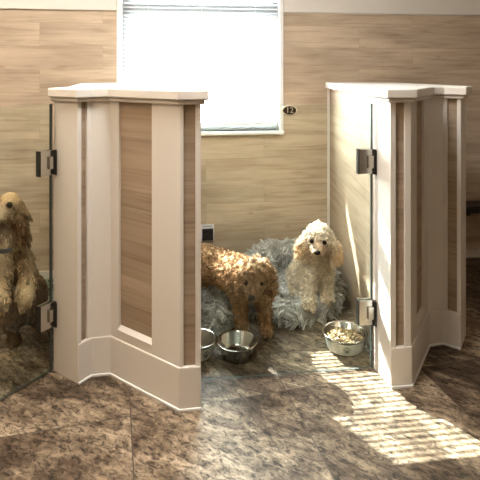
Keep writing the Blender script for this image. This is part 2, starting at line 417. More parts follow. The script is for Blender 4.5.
# ---------------------------------------------------------------- glass gates
def gate(label, hinge_pt, other_pt, jamb_dir, z0=0.008, z1=1.206):
    """frameless glass gate: local x from the hinge edge to the free edge, local y to the room side"""
    hx, hy = hinge_pt; ox, oy = other_pt
    L_ = math.hypot(ox - hx, oy - hy); ang = math.atan2(oy - hy, ox - hx)
    m = Matrix.Translation((hx, hy, 0)) @ Matrix.Rotation(ang, 4, 'Z')
    t = thing('glass_gate', label, 'glass gate', (hx, hy, 0))
    bm = bmesh.new(); add_box(bm, 0.012, L_, -0.005, 0.005, z0, z1, mat=m)
    g = from_bm('glass_panel', bm, [M['glass'], M['gedge']], t)
    for p in g.data.polygons:
        n = m.to_3x3().inverted() @ p.normal
        p.material_index = 0 if abs(n.y) > 0.7 else 1
    bm = bmesh.new(); add_box(bm, 0.004, 0.012, -0.006, 0.006, z0, z1, mat=m); from_bm('edge_seal', bm, M['gedge'], t)
    jd = Vector((jamb_dir[0], jamb_dir[1], 0)).normalized()
    jl = (m.to_3x3().inverted() @ jd)
    sgn = 1 if jl.y > 0 else -1
    for hz in (0.945, 0.262):
        bm = bmesh.new()
        for s in (-1, 1):
            y0, y1 = sorted((s * 0.0055, s * 0.014))
            add_box(bm, 0.006, 0.074, y0, y1, hz - 0.056, hz + 0.056, mat=m)
        h = from_bm('hinge', bm, M['steel'], t, bevel=0.002)
        bm = bmesh.new(); add_box(bm, 0.070, 0.0745, -0.0145, 0.0145, hz - 0.056, hz + 0.056, mat=m); from_bm('end_strip', bm, M['dark'], h)
        bm = bmesh.new()
        y0, y1 = sorted((sgn * 0.010, sgn * 0.024))
        add_box(bm, 0.004, 0.032, y0, y1, hz - 0.028, hz + 0.028, mat=m); from_bm('pivot_block', bm, M['steel'], h, bevel=0.002)
        bm = bmesh.new()
        bm.free()
        for zz in (hz - 0.056, hz + 0.030):
            bm = bmesh.new(); add_lathe(bm, [(0, 0), (0.009, 0), (0.009, 0.026), (0, 0.026)], *(m @ Vector((0.0, sgn * 0.016, 0))).to_2d(), zz, 16)
            from_bm('knuckle', bm, M['dark'], h)
        bm = bmesh.new()
        y0, y1 = sorted((sgn * 0.004, sgn * 0.045))
        # plate screwed flat to the jamb beside the gate
        e1 = jd; e2 = Vector((-jd.y, jd.x, 0))
        if (e2 @ (m.to_3x3() @ Vector((1, 0, 0)))) < 0: e2 = -e2
        mm = Matrix(((e1.x, e2.x, 0, hx), (e1.y, e2.y, 0, hy), (0, 0, 1, 0), (0, 0, 0, 1)))
        add_box(bm, 0.004, 0.034, 0.0005, 0.006, hz - 0.056, hz + 0.056, mat=mm); from_bm('jamb_plate', bm, M['dark'], h, bevel=0.001)
    return t, m, L_

gm, gmat, gl = gate('clear glass gate numbered 12, shut in front of two curly poodles', (G2[0] - 0.004, G2[1] + 0.001), (-.166, 2.181), (G[0] - G2[0], G[1] - G2[1]))
gate('clear glass gate with the spaniel standing against it, at the far left', (A[0] - .004, A[1] - .002), (-1.26, 1.612), (B_[0] - A[0], B_[1] - A[1]))

# oval number plate hung on the middle gate's glass
px = pick((G2[0], G2[1]), (-.166, 2.181), 289.2)
pz = 1.35 - (110.2 - 72) * px[1] / 500
gang = math.atan2(G2[1] - 2.181, G2[0] + .166)
PM = Matrix.Translation((px[0], px[1], pz)) @ Matrix.Rotation(gang, 4, 'Z')
def oval(bm, rx, rz, y0, y1, n=40):
    a = [bm.verts.new(PM @ Vector((rx * math.cos(2 * PI * k / n), y0, rz * math.sin(2 * PI * k / n)))) for k in range(n)]
    b = [bm.verts.new(PM @ Vector((rx * math.cos(2 * PI * k / n), y1, rz * math.sin(2 * PI * k / n)))) for k in range(n)]
    bm.faces.new(a); bm.faces.new(list(reversed(b)))
    for k in range(n): bm.faces.new((a[k], b[k], b[(k + 1) % n], a[(k + 1) % n]))
np_ = thing('number_plate', 'small oval bronze plate reading 12 on the glass beside the window', 'number plate', PM.translation)
bm = bmesh.new(); oval(bm, 0.0355, 0.0235, -0.0085, -0.0055); from_bm('plate_rim', bm, M['brass'], np_)
bm = bmesh.new(); oval(bm, 0.0295, 0.0180, -0.0100, -0.0080); from_bm('plate_face', bm, M['bronze'], np_)
cu = bpy.data.curves.new('digits', 'FONT'); cu.body = '12'; cu.size = 0.036; cu.extrude = 0.0008; cu.align_x = 'CENTER'; cu.align_y = 'CENTER'
to = bpy.data.objects.new('digits', cu); C.objects.link(to)
dg = bpy.context.evaluated_depsgraph_get(); me = bpy.data.meshes.new_from_object(to.evaluated_get(dg)); bpy.data.objects.remove(to)
me.transform(PM @ Matrix.Translation((0, -0.0107, 0)) @ Matrix.Rotation(PI / 2, 4, 'X')); me.materials.clear()
link('digits', me, M['brass'], np_)

# ---------------------------------------------------------------- small wall things
def wall_local(x, y=0):
    k = (x - 240) / 500
    s = (k * W0.y) / (math.cos(TH) - k * math.sin(TH)); return s
so = wall_local(207.6)
ot = thing('wall_outlet', 'small black wall outlet with pale surround behind the brown poodle', 'outlet', RM @ Vector((so, -0.004, 0.256)))
rbox('outlet_plate', [(so - 0.046, so + 0.044, -0.006, -0.0005, 0.204, 0.318)], M['lilac'], ot, 0.002)
rbox('socket_cover', [(so - 0.037, so + 0.037, -0.020, -0.006, 0.212, 0.290)], M['black'], ot, 0.003)
rbox('top_slot', [(so - 0.032, so + 0.030, -0.0066, -0.006, 0.303, 0.307)], M['dark'], ot)
rbox('latch', [(so - 0.020, so + 0.004, -0.0215, -0.0195, 0.252, 0.257)], M['steel'], ot)

sh = thing('wall_shelf', 'black narrow shelf low on the oak wall at the right edge', 'shelf', RM @ Vector((1.9, -0.002, 0.38)))
rbox('shelf_board', [(1.52, 2.4, -0.150, -0.001, 0.362, 0.412)], M['black'], sh, 0.004)
for s in (1.62, 2.3): rbox('bracket', [(s - 0.012, s + 0.012, -0.10, -0.001, 0.335, 0.362), (s - 0.012, s + 0.012, -0.012, -0.001, 0.25, 0.34)], M['dark'], sh)

# spotted cushion at the back of the left kennel
bm = bmesh.new(); add_box(bm, -1.52, -1.02, -0.62, -0.14, 0.0, 0.07, mat=RM)
pc = from_bm('pet_cushion', bm, M['spotted'], bevel=0.03, loc=RM @ Vector((-1.27, -0.2, 0)), segs=4)
tag(pc, 'green cushion with dark spots on the floor behind the spaniel', 'pet cushion')

# ---------------------------------------------------------------- bowls
def bowl_profile(R, Rb, h):
    return [(0, 0.004), (Rb * 0.9, 0.004), (Rb, 0.0), (Rb + 0.003, 0.003), (R - 0.012, h - 0.010), (R - 0.008, h - 0.003), (R - 0.001, h - 0.002), (R, h + 0.001), (R - 0.004, h + 0.003),
            (R - 0.014, h - 0.002), (Rb + 0.002, 0.016), (Rb - 0.012, 0.0075), (0, 0.0075)]

def make_bowl(label, x, y, R, Rb, h, deco, group):
    t = thing('dog_bowl', label, 'bowl', (x, y, 0), group)
    bm = bmesh.new(); add_lathe(bm, bowl_profile(R, Rb, h), x, y, 0.0, 56)
    from_bm('bowl_body', bm, M['bowlsteel'], t, smooth=True)
    if deco:
        z0, z1 = 0.010, h - 0.014
        rad = lambda z: (Rb + 0.003) + (R - 0.012 - Rb - 0.003) * (z - 0.003) / (h - 0.013) + 0.0012
        bm = bmesh.new()                                     # pale printed band round the outside
        seg = 56
        r0 = [bm.verts.new((x + rad(z0) * math.cos(2 * PI * k / seg), y + rad(z0) * math.sin(2 * PI * k / seg), z0)) for k in range(seg)]
        r1 = [bm.verts.new((x + rad(z1) * math.cos(2 * PI * k / seg), y + rad(z1) * math.sin(2 * PI * k / seg), z1)) for k in range(seg)]
        for k in range(seg): bm.faces.new((r0[k], r0[(k + 1) % seg], r1[(k + 1) % seg], r1[k]))
        band = from_bm('printed_band', bm, M['bowlgrey'], t, smooth=True)
        def disc(bm, a, z, r, ra=1.0):
            rr = rad(z) + 0.0010; c = Vector((x + rr * math.cos(a), y + rr * math.sin(a), z))
            tx = Vector((-math.sin(a), math.cos(a), 0)); sl = (R - Rb - 0.015) / (h - 0.013)
            tz = Vector((math.cos(a) * sl, math.sin(a) * sl, 1)).normalized(); nn = tx.cross(tz).normalized()
            vs = [bm.verts.new(c + tx * r * ra * math.cos(2 * PI * q / 10) + tz * r * math.sin(2 * PI * q / 10)) for q in range(10)]
            bm.faces.new(vs)
        a0 = math.atan2(-y, -x) + deco
        bm = bmesh.new()
        for row in range(6):
            z = z0 + 0.006 + row * (z1 - z0 - 0.011) / 5
            for k in range(64):
                a = a0 + 2 * PI * (k + 0.5 * (row % 2)) / 64
                da = (a - a0 + PI) % (2 * PI) - PI
                if abs(da) < 0.36: continue
                disc(bm, a, z, 0.0026)
        from_bm('dots', bm, M['bowldot'], band)
        zc = (z0 + z1) / 2 - 0.006
        bm = bmesh.new(); disc(bm, a0, zc, 0.0095, 1.25)
        for da, dz in ((-0.15, 0.010), (-0.055, 0.0185), (0.055, 0.0185), (0.15, 0.010)): disc(bm, a0 + da, zc + dz, 0.0045)
        from_bm('paw_print', bm, M['bowldot'], band)
    return t

make_bowl('empty plain steel dog bowl in front of the brown poodle', -0.014, 2.385, 0.100, 0.072, 0.070, 0, 'dog bowls behind the gate')
make_bowl('pale dotted dog bowl half hidden behind the left partition', -0.205, 2.385, 0.096, 0.070, 0.080, 0.55, 'dog bowls behind the gate')
make_bowl('dotted dog bowl with a paw print, filled with kibble', 0.512, 2.445, 0.110, 0.080, 0.080, 0.12, 'dog bowls behind the gate')

rng = np.random.default_rng(5)
def tone_mesh(name, V, Fq, cols, mat, parent=None, loc=None, smooth=True):
    me = bpy.data.meshes.new(name)
    k = Fq.shape[1]
    me.vertices.add(len(V)); me.vertices.foreach_set('co', V.astype(np.float32).ravel())
    me.loops.add(Fq.size); me.loops.foreach_set('vertex_index', Fq.astype(np.int32).ravel())
    me.polygons.add(len(Fq)); me.polygons.foreach_set('loop_start', np.arange(0, Fq.size, k, dtype=np.int32))
    me.update(calc_edges=True)
    at = me.color_attributes.new('tone', 'FLOAT_COLOR', 'POINT')
    at.data.foreach_set('color', np.concatenate([cols, np.ones((len(V), 1))], 1).astype(np.float32).ravel())
    return link(name, me, mat, parent, smooth, loc)

# kibble heap
icov = None
def ico(sub=1):
    bm = bmesh.new(); bmesh.ops.create_icosphere(bm, subdivisions=sub, radius=1)
    V = np.array([v.co for v in bm.verts]); Fc = np.array([[v.index for v in f.verts] for f in bm.faces]); bm.free()
    return V, Fc
iv, ifc = ico(1)
Vs, Fs, Cs = [], [], []
for k in range(420):
    r = 0.084 * math.sqrt(rng.random()); a = rng.random() * 2 * PI
    hz = 0.048 + 0.018 * (1 - (r / 0.084) ** 2) + rng.normal(0, 0.003)
    if r > 0.068: hz = 0.056 + rng.normal(0, 0.002)
    ax = rng.normal(size=3); ax /= np.linalg.norm(ax)
    R_ = np.array(Matrix.Rotation(rng.random() * 6, 3, Vector(ax)))
    s = np.array([0.0075, 0.0065, 0.0042]) * (0.8 + 0.5 * rng.random())
    V = (iv * s) @ R_.T + np.array([0.512 + r * math.cos(a), 2.445 + r * math.sin(a), hz])
    base = np.array([(0.30, 0.21, 0.11), (0.50, 0.40, 0.24), (0.20, 0.13, 0.07), (0.62, 0.53, 0.36)][rng.integers(4)])
    Fs.append(ifc + 12 * 0 + sum(len(v) for v in Vs)); Vs.append(V); Cs.append(np.tile(base * (0.85 + 0.3 * rng.random()), (len(V), 1)))
kb = tone_mesh('kibble', np.concatenate(Vs), np.concatenate(Fs), np.concatenate(Cs), M['kib'], loc=(0.512, 2.445, 0.04))
tag(kb, 'brown and tan kibble heaped in the paw print bowl', 'dog food', kind='stuff')

# ---------------------------------------------------------------- soft bodies and fur
def blob(chains, voxel=0.009, smooth=6, extra=None):
    """union of tapered chains, remeshed into one continuous skin"""
    V0, F0 = ico(2)
    bm_v, bm_f, n = [], [], 0
    for ch in chains:
        flat = None
        if isinstance(ch, dict): flat = ch['flat']; ch = ch['pts']
        for (a, b) in zip(ch, ch[1:] if len(ch) > 1 else ch):
            pa, pb = np.array(a[:3]), np.array(b[:3]); d = np.linalg.norm(pb - pa)
            st = max(2, int(d / (0.35 * min(a[3], b[3]))) + 1)
            for i in range(st + 1):
                t = i / st; r = a[3] * (1 - t) + b[3] * t
                W = V0 * r
                if flat is not None:
                    fn = np.array(flat[:3]) / np.linalg.norm(flat[:3]); W = W - np.outer(W @ fn, fn) * (1 - flat[3])
                bm_v.append(W + pa * (1 - t) + pb * t); bm_f.append(F0 + n); n += len(V0)
    V = np.concatenate(bm_v); Fc = np.concatenate(bm_f)
    me = bpy.data.meshes.new('tmp'); me.from_pydata(V.tolist(), [], Fc.tolist()); me.update()
    o = bpy.data.objects.new('tmp', me); C.objects.link(o)
    r = o.modifiers.new('r', 'REMESH'); r.mode = 'VOXEL'; r.voxel_size = voxel
    s = o.modifiers.new('s', 'SMOOTH'); s.iterations = smooth; s.factor = 0.5
    d = bpy.context.evaluated_depsgraph_get(); e = bpy.data.meshes.new_from_object(o.evaluated_get(d))
    bpy.data.objects.remove(o)
    return e

def mesh_np(me):
    me.calc_loop_triangles()
    V = np.empty(len(me.vertices) * 3); me.vertices.foreach_get('co', V); V = V.reshape(-1, 3)
    T = np.empty(len(me.loop_triangles) * 3, dtype=np.int64); me.loop_triangles.foreach_get('vertices', T); T = T.reshape(-1, 3)
    N = np.empty(len(me.vertices) * 3); me.vertices.foreach_get('normal', N); N = N.reshape(-1, 3)
    return V, T, N

def sample(me, n, rg):
    V, T, N = mesh_np(me)
    a = V[T[:, 0]]; b = V[T[:, 1]]; c = V[T[:, 2]]
    ar = np.linalg.norm(np.cross(b - a, c - a), axis=1)
    idx = rg.choice(len(T), n, p=ar / ar.sum())
    u = np.sqrt(rg.random(n)); v = rg.random(n)
    w = np.stack([1 - u, u * (1 - v), u * v], 1)
    P = (V[T[idx]] * w[:, :, None]).sum(1); Nn = (N[T[idx]] * w[:, :, None]).sum(1)
    Nn /= np.linalg.norm(Nn, axis=1, keepdims=True) + 1e-9
    return P, Nn

def unit(v): return v / (np.linalg.norm(v, axis=1, keepdims=True) + 1e-9)

def locks(name, P, Nn, Len, col, mat, parent, rg, curl=0.006, turns=1.6, thick=0.003, segs=7, grav=0.25, lay=None, lean=0.5, sides=4, sink=0.003, tuft=0, pull=0.6):
    n = len(P)
    Len = np.broadcast_to(Len, (n,)).astype(float)
    curl = np.broadcast_to(curl, (n,)).astype(float); thick = np.broadcast_to(thick, (n,)).astype(float)
    rnd = unit(rg.normal(size=(n, 3)))
    tdir = unit(rnd - (rnd * Nn).sum(1, keepdims=True) * Nn)
    if lay is not None: tdir = unit(lay - (lay * Nn).sum(1, keepdims=True) * Nn + 0.35 * tdir)
    D_ = unit(Nn + lean * tdir + grav * np.array([0, 0, -1.0]))
    t1 = unit(np.cross(D_, rnd)); t2 = np.cross(D_, t1)
    ph = rg.random(n) * 2 * PI; sg = rg.choice([-1, 1], n)
    draw = 0
    if tuft:                                                 # neighbouring locks run together into tufts
        ci = rg.choice(n, min(n, tuft), replace=False)
        best = np.full(n, 1e9); who = np.zeros(n, int)
        for j in ci:
            d2_ = ((P - P[j]) ** 2).sum(1); b_ = d2_ < best; best[b_] = d2_[b_]; who[b_] = j
        tip = P + D_ * Len[:, None]
        draw = (tip[who] - tip) * pull
        ph = 0.75 * ph + 0.0 + ph[who] * 1.0; sg = sg[who]
    rings = []
    for i in range(segs + 1):
        u = i / segs
        ang = sg * 2 * PI * turns * u
        env = min(1, u * 3)
        off = t1 * (np.cos(ph + ang) * env * curl)[:, None] + t2 * (np.sin(ph + ang) * env * curl)[:, None]
        ctr = P - Nn * sink + D_ * (Len * u)[:, None] + off + draw * u + np.array([0, 0, -1.0]) * (grav * Len * u * u * 0.5)[:, None]
        rad = thick * (1 - 0.75 * u ** 2.2)
        ring = [ctr + (t1 * math.cos(2 * PI * k / sides) + t2 * math.sin(2 * PI * k / sides)) * rad[:, None] for k in range(sides)]
        rings.append(np.stack(ring, 1))
    X = np.stack(rings, 1)                                   # n, segs+1, sides, 3
    V = X.reshape(-1, 3)
    base = np.arange(n)[:, None, None] * ((segs + 1) * sides)
    i = np.arange(segs)[None, :, None]; k = np.arange(sides)[None, None, :]; k2 = (k + 1) % sides
    Fq = np.stack([base + i * sides + k, base + i * sides + k2, base + (i + 1) * sides + k2, base + (i + 1) * sides + k], -1).reshape(-1, 4)
    cols = np.repeat(np.clip(col, 0, 1), (segs + 1) * sides, axis=0)
    return tone_mesh(name, V, Fq, cols, mat, parent)

def vnoise(P, s, seed=0):
    return np.array([mnoise.noise(Vector(p) * s + Vector((seed * 7.1, seed * 3.3, seed))) for p in P])

def near(P, c): return np.linalg.norm(P - np.array(c), axis=1)

def skin_tone(me, fn):
    V, T, N = mesh_np(me)
    at = me.color_attributes.new('tone', 'FLOAT_COLOR', 'POINT')
    at.data.foreach_set('color', np.concatenate([fn(V), np.ones((len(V), 1))], 1).astype(np.float32).ravel())

def ball(bm, c, r, s=(1, 1, 1), rot=None, sub=3):
    m = Matrix.Translation(c) @ (rot if rot is not None else Matrix.Identity(4)) @ Matrix.Diagonal((r * s[0], r * s[1], r * s[2], 1))
    bmesh.ops.create_icosphere(bm, subdivisions=sub, radius=1, matrix=m)

def face(t, eyes, nose, er, nr, fwd):
    for e in eyes:
        bm = bmesh.new(); ball(bm, e, er); from_bm('eye', bm, M['eye'], t, smooth=True)
    f = Vector(fwd).normalized(); z = Vector((0, 0, 1)); x = f.cross(z).normalized(); u = x.cross(f)
    rot = Matrix((x, f, u)).transposed().to_4x4()
    bm = bmesh.new(); ball(bm, nose, nr, (1.15, 0.8, 0.85), rot); from_bm('nose', bm, M['nose'], t, smooth=True)

# ---- brown poodle, standing with lowered head
rg = np.random.default_rng(11)
d1 = thing('poodle', 'curly brown poodle standing with lowered head behind the steel bowl', 'dog', (-0.06, 2.7, 0))
sk = (0.083, 2.44, 0.358)
ch = [[(0.0, 2.63, 0.285, .095), (-0.10, 2.78, 0.262, .096), (-0.21, 2.93, 0.240, .092)],
      [(0.0, 2.62, 0.30, .083), (0.04, 2.53, 0.335, .068), (0.08, 2.45, 0.355, .064)],
      [(0.083, 2.44, 0.355, .075)], [(0.083, 2.432, 0.385, .062)], [(0.062, 2.395, 0.376, .040)], [(0.100, 2.395, 0.376, .040)],
      [(0.074, 2.41, 0.335, .060), (0.060, 2.358, 0.308, .041), (0.056, 2.345, 0.302, .034)],
      {'pts': [(0.145, 2.445, 0.375, .030), (0.158, 2.435, 0.325, .036), (0.160, 2.43, 0.275, .030)], 'flat': (0.9, -0.3, 0, .55)},
      {'pts': [(0.016, 2.46, 0.375, .026), (-0.002, 2.46, 0.325, .030), (-0.006, 2.455, 0.285, .026)], 'flat': (0.9, 0.3, 0, .55)},
      [(0.085, 2.60, 0.25, .055), (0.125, 2.585, 0.14, .036), (0.134, 2.57, 0.045, .030), (0.134, 2.545, 0.026, .028)],
      [(-0.02, 2.60, 0.25, .055), (0.002, 2.61, 0.14, .036), (0.006, 2.60, 0.045, .030), (0.006, 2.575, 0.026, .028)],
      [(-0.16, 2.93, 0.24, .075), (-0.12, 2.90, 0.17, .052), (-0.165, 2.975, 0.09, .030), (-0.16, 2.955, 0.030, .028), (-0.15, 2.93, 0.026, .026)],
      [(-0.25, 2.90, 0.24, .075), (-0.235, 2.86, 0.17, .052), (-0.285, 2.94, 0.09, .030), (-0.28, 2.92, 0.030, .028), (-0.27, 2.895, 0.026, .026)],
      [(-0.25, 2.99, 0.27, .028), (-0.315, 3.02, 0.33, .026), (-0.335, 3.03, 0.37, .038)]]
me = blob(ch)
def c1(P):
    b = np.tile(np.array([0.49, 0.29, 0.15]), (len(P), 1))
    hd = near(P, (0.083, 2.46, 0.42)); k = np.clip(1 - hd / 0.09, 0, 1)[:, None]
    b = b * (1 - k * .7) + np.array([0.76, 0.60, 0.42]) * k * .7  # topknot paled in the colour, as if sunlit
    mz = np.clip(1 - near(P, (0.062, 2.355, 0.332)) / 0.09 + .45, 0, 1)[:, None]
    b = b * (1 - mz * .75) + np.array([0.15, 0.08, 0.043]) * mz * .75  # dark muzzle, plus painted shade round the eyes below the topknot
    er = np.clip(1 - np.minimum(near(P, (0.160, 2.43, 0.31)), near(P, (0.0, 2.437, 0.31))) / 0.08, 0, 1)[:, None]
    b = b * (1 - er * .6) + np.array([0.32, 0.165, 0.08]) * er * .6
    return b
skin_tone(me, lambda V: c1(V) * 0.75)
body = link('body', me.copy(), M['skin'], d1, smooth=True)
P, Nn = sample(me, 6200, rg)
nosep = (0.054, 2.316, 0.304); eyes = [(0.030, 2.372, 0.350), (0.098, 2.366, 0.350)]
keep = (near(P, nosep) > 0.022) & (near(P, eyes[0]) > 0.024) & (near(P, eyes[1]) > 0.024) & (P[:, 2] > 0.012)
P, Nn = P[keep], Nn[keep]
ln = np.where(near(P, (0.06, 2.36, 0.31)) < 0.055, 0.010, 0.019) * (0.75 + 0.5 * rg.random(len(P)))
ln = np.where(near(P, (0.083, 2.43, 0.43)) < 0.075, ln * 1.25, ln)
cc = c1(P) * (0.45 + 0.95 * rg.random((len(P), 1)))
locks('curly_coat', P, Nn, ln, cc, M['fur'], d1, rg, curl=0.0070 * (ln / 0.02), turns=1.3, thick=0.0030, grav=0.2, lean=0.8, tuft=1500, pull=0.75)
face(d1, eyes, nosep, 0.0125, 0.0150, (-.15, -.85, -.5))

# ---- cream poodle, sitting on the bed
rg = np.random.default_rng(12)
d2 = thing('poodle', 'cream curly poodle sitting upright on the round grey bed', 'dog', (0.42, 2.85, 0.05))
ch = [[(0.405, 3.00, 0.160, .095), (0.415, 2.89, 0.22, .088), (0.425, 2.80, 0.27, .078)],
      [(0.427, 2.80, 0.29, .080), (0.425, 2.76, 0.36, .062), (0.424, 2.73, 0.41, .060)],
      [(0.424, 2.735, 0.425, .074)], [(0.430, 2.745, 0.454, .060)],
      [(0.416, 2.69, 0.412, .046), (0.406, 2.645, 0.402, .030), (0.404, 2.636, 0.402, .026)],
      {'pts': [(0.490, 2.735, 0.435, .030), (0.522, 2.725, 0.385, .042), (0.528, 2.72, 0.335, .038)], 'flat': (0.9, -.3, 0.2, .6)},
      {'pts': [(0.358, 2.74, 0.435, .028), (0.332, 2.735, 0.395, .036), (0.325, 2.73, 0.355, .034)], 'flat': (0.9, .3, -.2, .6)},
      [(0.385, 2.765, 0.245, .050), (0.374, 2.725, 0.18, .037), (0.369, 2.69, 0.13, .034), (0.366, 2.655, 0.112, .034)],
      [(0.470, 2.785, 0.235, .050), (0.474, 2.775, 0.18, .037), (0.474, 2.755, 0.13, .034), (0.471, 2.725, 0.115, .034)],
      [(0.345, 2.96, 0.15, .065), (0.335, 2.89, 0.12, .050), (0.325, 2.85, 0.09, .032)],
      [(0.465, 2.97, 0.15, .065), (0.490, 2.91, 0.12, .050), (0.505, 2.87, 0.09, .032)],
      [(0.41, 3.07, 0.14, .035), (0.43, 3.12, 0.20, .035)]]
me = blob(ch)
def c2(P):
    b = np.tile(np.array([0.84, 0.72, 0.57]), (len(P), 1))
    er = np.clip(1.3 - np.minimum(near(P, (0.528, 2.72, 0.35)), near(P, (0.325, 2.73, 0.37))) / 0.07, 0, 1)[:, None]
    b = b * (1 - er * .85) + np.array([0.72, 0.47, 0.25]) * er * .85
    mz = np.clip(1.3 - near(P, (0.412, 2.665, 0.412)) / 0.068, 0, 1)[:, None]
    b = b * (1 - mz * .6) + np.array([0.48, 0.28, 0.16]) * mz * .6
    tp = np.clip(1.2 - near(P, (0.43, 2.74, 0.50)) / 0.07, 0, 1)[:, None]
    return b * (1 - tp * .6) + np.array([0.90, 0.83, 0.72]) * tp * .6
skin_tone(me, lambda V: c2(V) * 0.75)
link('body', me.copy(), M['skin'], d2, smooth=True)
P, Nn = sample(me, 6400, rg)
nosep = (0.4035, 2.610, 0.407); eyes = [(0.382, 2.660, 0.449), (0.450, 2.664, 0.441)]
keep = (near(P, nosep) > 0.022) & (near(P, eyes[0]) > 0.022) & (near(P, eyes[1]) > 0.022)
P, Nn = P[keep], Nn[keep]
ln = np.where(near(P, (0.408, 2.66, 0.408)) < 0.05, 0.009, 0.020) * (0.75 + 0.5 * rg.random(len(P)))
ln = np.where(near(P, (0.43, 2.745, 0.48)) < 0.07, ln * 1.35, ln)
cc = c2(P) * (0.70 + 0.48 * rg.random((len(P), 1)))
locks('curly_coat', P, Nn, ln, cc, M['fur'], d2, rg, curl=0.0066 * (ln / 0.02), turns=1.3, thick=0.0030, grav=0.15, lean=0.7, tuft=2600, pull=0.75)
face(d2, eyes, nosep, 0.0120, 0.0150, (-.1, -.98, -.1))

# ---- spaniel standing upright against the left gate
rg = np.random.default_rng(13)
d3 = thing('spaniel', 'tan and cream spaniel standing upright with its paws on the left glass gate', 'dog', (-1.06, 2.42, 0))
ch = [[(-1.085, 2.455, 0.27, .088), (-1.07, 2.38, 0.38, .088), (-1.055, 2.295, 0.50, .085)],
      [(-1.055, 2.29, 0.52, .080), (-1.055, 2.275, 0.60, .060), (-1.045, 2.265, 0.69, .052)],
      [(-1.040, 2.262, 0.742, .056)], [(-1.042, 2.258, 0.768, .042)], [(-1.022, 2.222, 0.752, .026)], [(-1.066, 2.240, 0.752, .026)],
      [(-1.050, 2.215, 0.728, .046), (-1.073, 2.165, 0.715, .036), (-1.085, 2.140, 0.715, .030)],
      {'pts': [(-0.992, 2.262, 0.748, .024), (-0.975, 2.245, 0.68, .034), (-0.973, 2.235, 0.605, .032)], 'flat': (.85, -.5, 0, .5)},
      {'pts': [(-1.088, 2.295, 0.765, .026), (-1.115, 2.29, 0.69, .038), (-1.120, 2.285, 0.61, .034)], 'flat': (.85, -.5, 0, .5)},
      [(-0.998, 2.290, 0.50, .050), (-0.960, 2.265, 0.44, .042), (-0.946, 2.205, 0.365, .038), (-0.943, 2.193, 0.345, .036)],
      [(-1.075, 2.235, 0.51, .060), (-1.045, 2.175, 0.45, .042), (-1.016, 2.115, 0.39, .038), (-1.012, 2.108, 0.37, .036)],
      [(-1.04, 2.48, 0.27, .078), (-1.00, 2.45, 0.19, .055), (-1.02, 2.56, 0.09, .032), (-1.01, 2.545, 0.030, .030), (-0.985, 2.52, 0.026, .028)],
      [(-1.13, 2.44, 0.27, .078), (-1.09, 2.39, 0.19, .055), (-1.14, 2.50, 0.09, .032), (-1.125, 2.48, 0.030, .030), (-1.10, 2.455, 0.026, .028)],
      [(-1.11, 2.55, 0.26, .030), (-1.13, 2.60, 0.25, .022)]]
me = blob(ch)
def c3(P):
    b = np.tile(np.array([0.33, 0.245, 0.165]), (len(P), 1))
    def mixin(c, r, col, k=1.0):
        nonlocal b
        w = np.clip(1.5 - near(P, c) / r, 0, 1)[:, None] * k; b = b * (1 - w) + np.array(col) * w
    mixin((-1.035, 2.24, 0.80), 0.045, (0.85, 0.68, 0.46), .95)
    mixin((-1.07, 2.17, 0.715), 0.05, (0.85, 0.76, 0.60), .95)
    mixin((-1.02, 2.20, 0.70), 0.035, (0.60, 0.48, 0.33), .7)
    mixin((-1.05, 2.21, 0.60), 0.06, (0.70, 0.60, 0.47), .8)
    mixin((-1.05, 2.20, 0.45), 0.05, (0.52, 0.43, 0.34), .6)
    mixin((-1.050, 2.205, 0.682), 0.024, (0.13, 0.085, 0.055), .9)
    for c in ((-1.016, 2.203, 0.764), (-1.072, 2.228, 0.764)): mixin(c, 0.015, (0.12, 0.07, 0.04), .9)
    for c in ((-0.970, 2.240, 0.65), (-1.118, 2.287, 0.65)): mixin(c, 0.058, (0.15, 0.08, 0.035), 1.0)
    for c in ((-0.946, 2.205, 0.37), (-1.014, 2.11, 0.39)): mixin(c, 0.065, (0.75, 0.63, 0.45), .95)
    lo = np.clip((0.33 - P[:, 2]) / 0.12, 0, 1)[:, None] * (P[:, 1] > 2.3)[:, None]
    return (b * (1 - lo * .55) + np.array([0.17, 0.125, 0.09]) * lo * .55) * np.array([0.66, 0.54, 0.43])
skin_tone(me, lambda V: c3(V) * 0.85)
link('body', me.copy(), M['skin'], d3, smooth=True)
P, Nn = sample(me, 9000, rg)
f3 = Vector((-.40, -.90, -.08)).normalized()
nosep = (-1.094, 2.117, 0.722); eyes = [(-1.016, 2.203, 0.764), (-1.072, 2.228, 0.764)]
keep = (near(P, nosep) > 0.022) & (near(P, eyes[0]) > 0.015) & (near(P, eyes[1]) > 0.015)
P, Nn = P[keep], Nn[keep]
ln = 0.028 * (0.7 + 0.6 * rg.random(len(P)))
ln = np.where(near(P, (-1.04, 2.23, 0.75)) < 0.11, 0.010 + 0.004 * rg.random(len(P)), ln)
ear = (near(P, (-0.976, 2.245, 0.66)) < 0.085) & (P[:, 0] > -1.003) | (near(P, (-1.118, 2.287, 0.66)) < 0.085) & (P[:, 0] < -1.09)
ln = np.where(ear, 0.045, ln)
limit = (P[:, 0] + .8435) * -0.84 + (P[:, 1] - 2.261) * 0.54             # distance behind the glass
ln = np.minimum(ln, np.maximum(0.004, limit - 0.012))
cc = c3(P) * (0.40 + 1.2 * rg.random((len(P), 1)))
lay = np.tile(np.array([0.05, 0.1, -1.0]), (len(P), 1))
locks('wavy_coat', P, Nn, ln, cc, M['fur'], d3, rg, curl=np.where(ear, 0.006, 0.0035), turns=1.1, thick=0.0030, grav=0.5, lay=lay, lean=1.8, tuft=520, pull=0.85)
face(d3, eyes, nosep, 0.0135, 0.015, (-.4, -.9, -.1))
bm = bmesh.new()
for k in range(40):
    pass
cc0 = Vector((-1.056, 2.277, 0.578)); axis = Vector((0.0, -0.25, 1)).normalized()
ex = Vector((1, 0, 0)); ey = axis.cross(ex).normalized(); ex = ey.cross(axis).normalized()
n = 40
rings = []
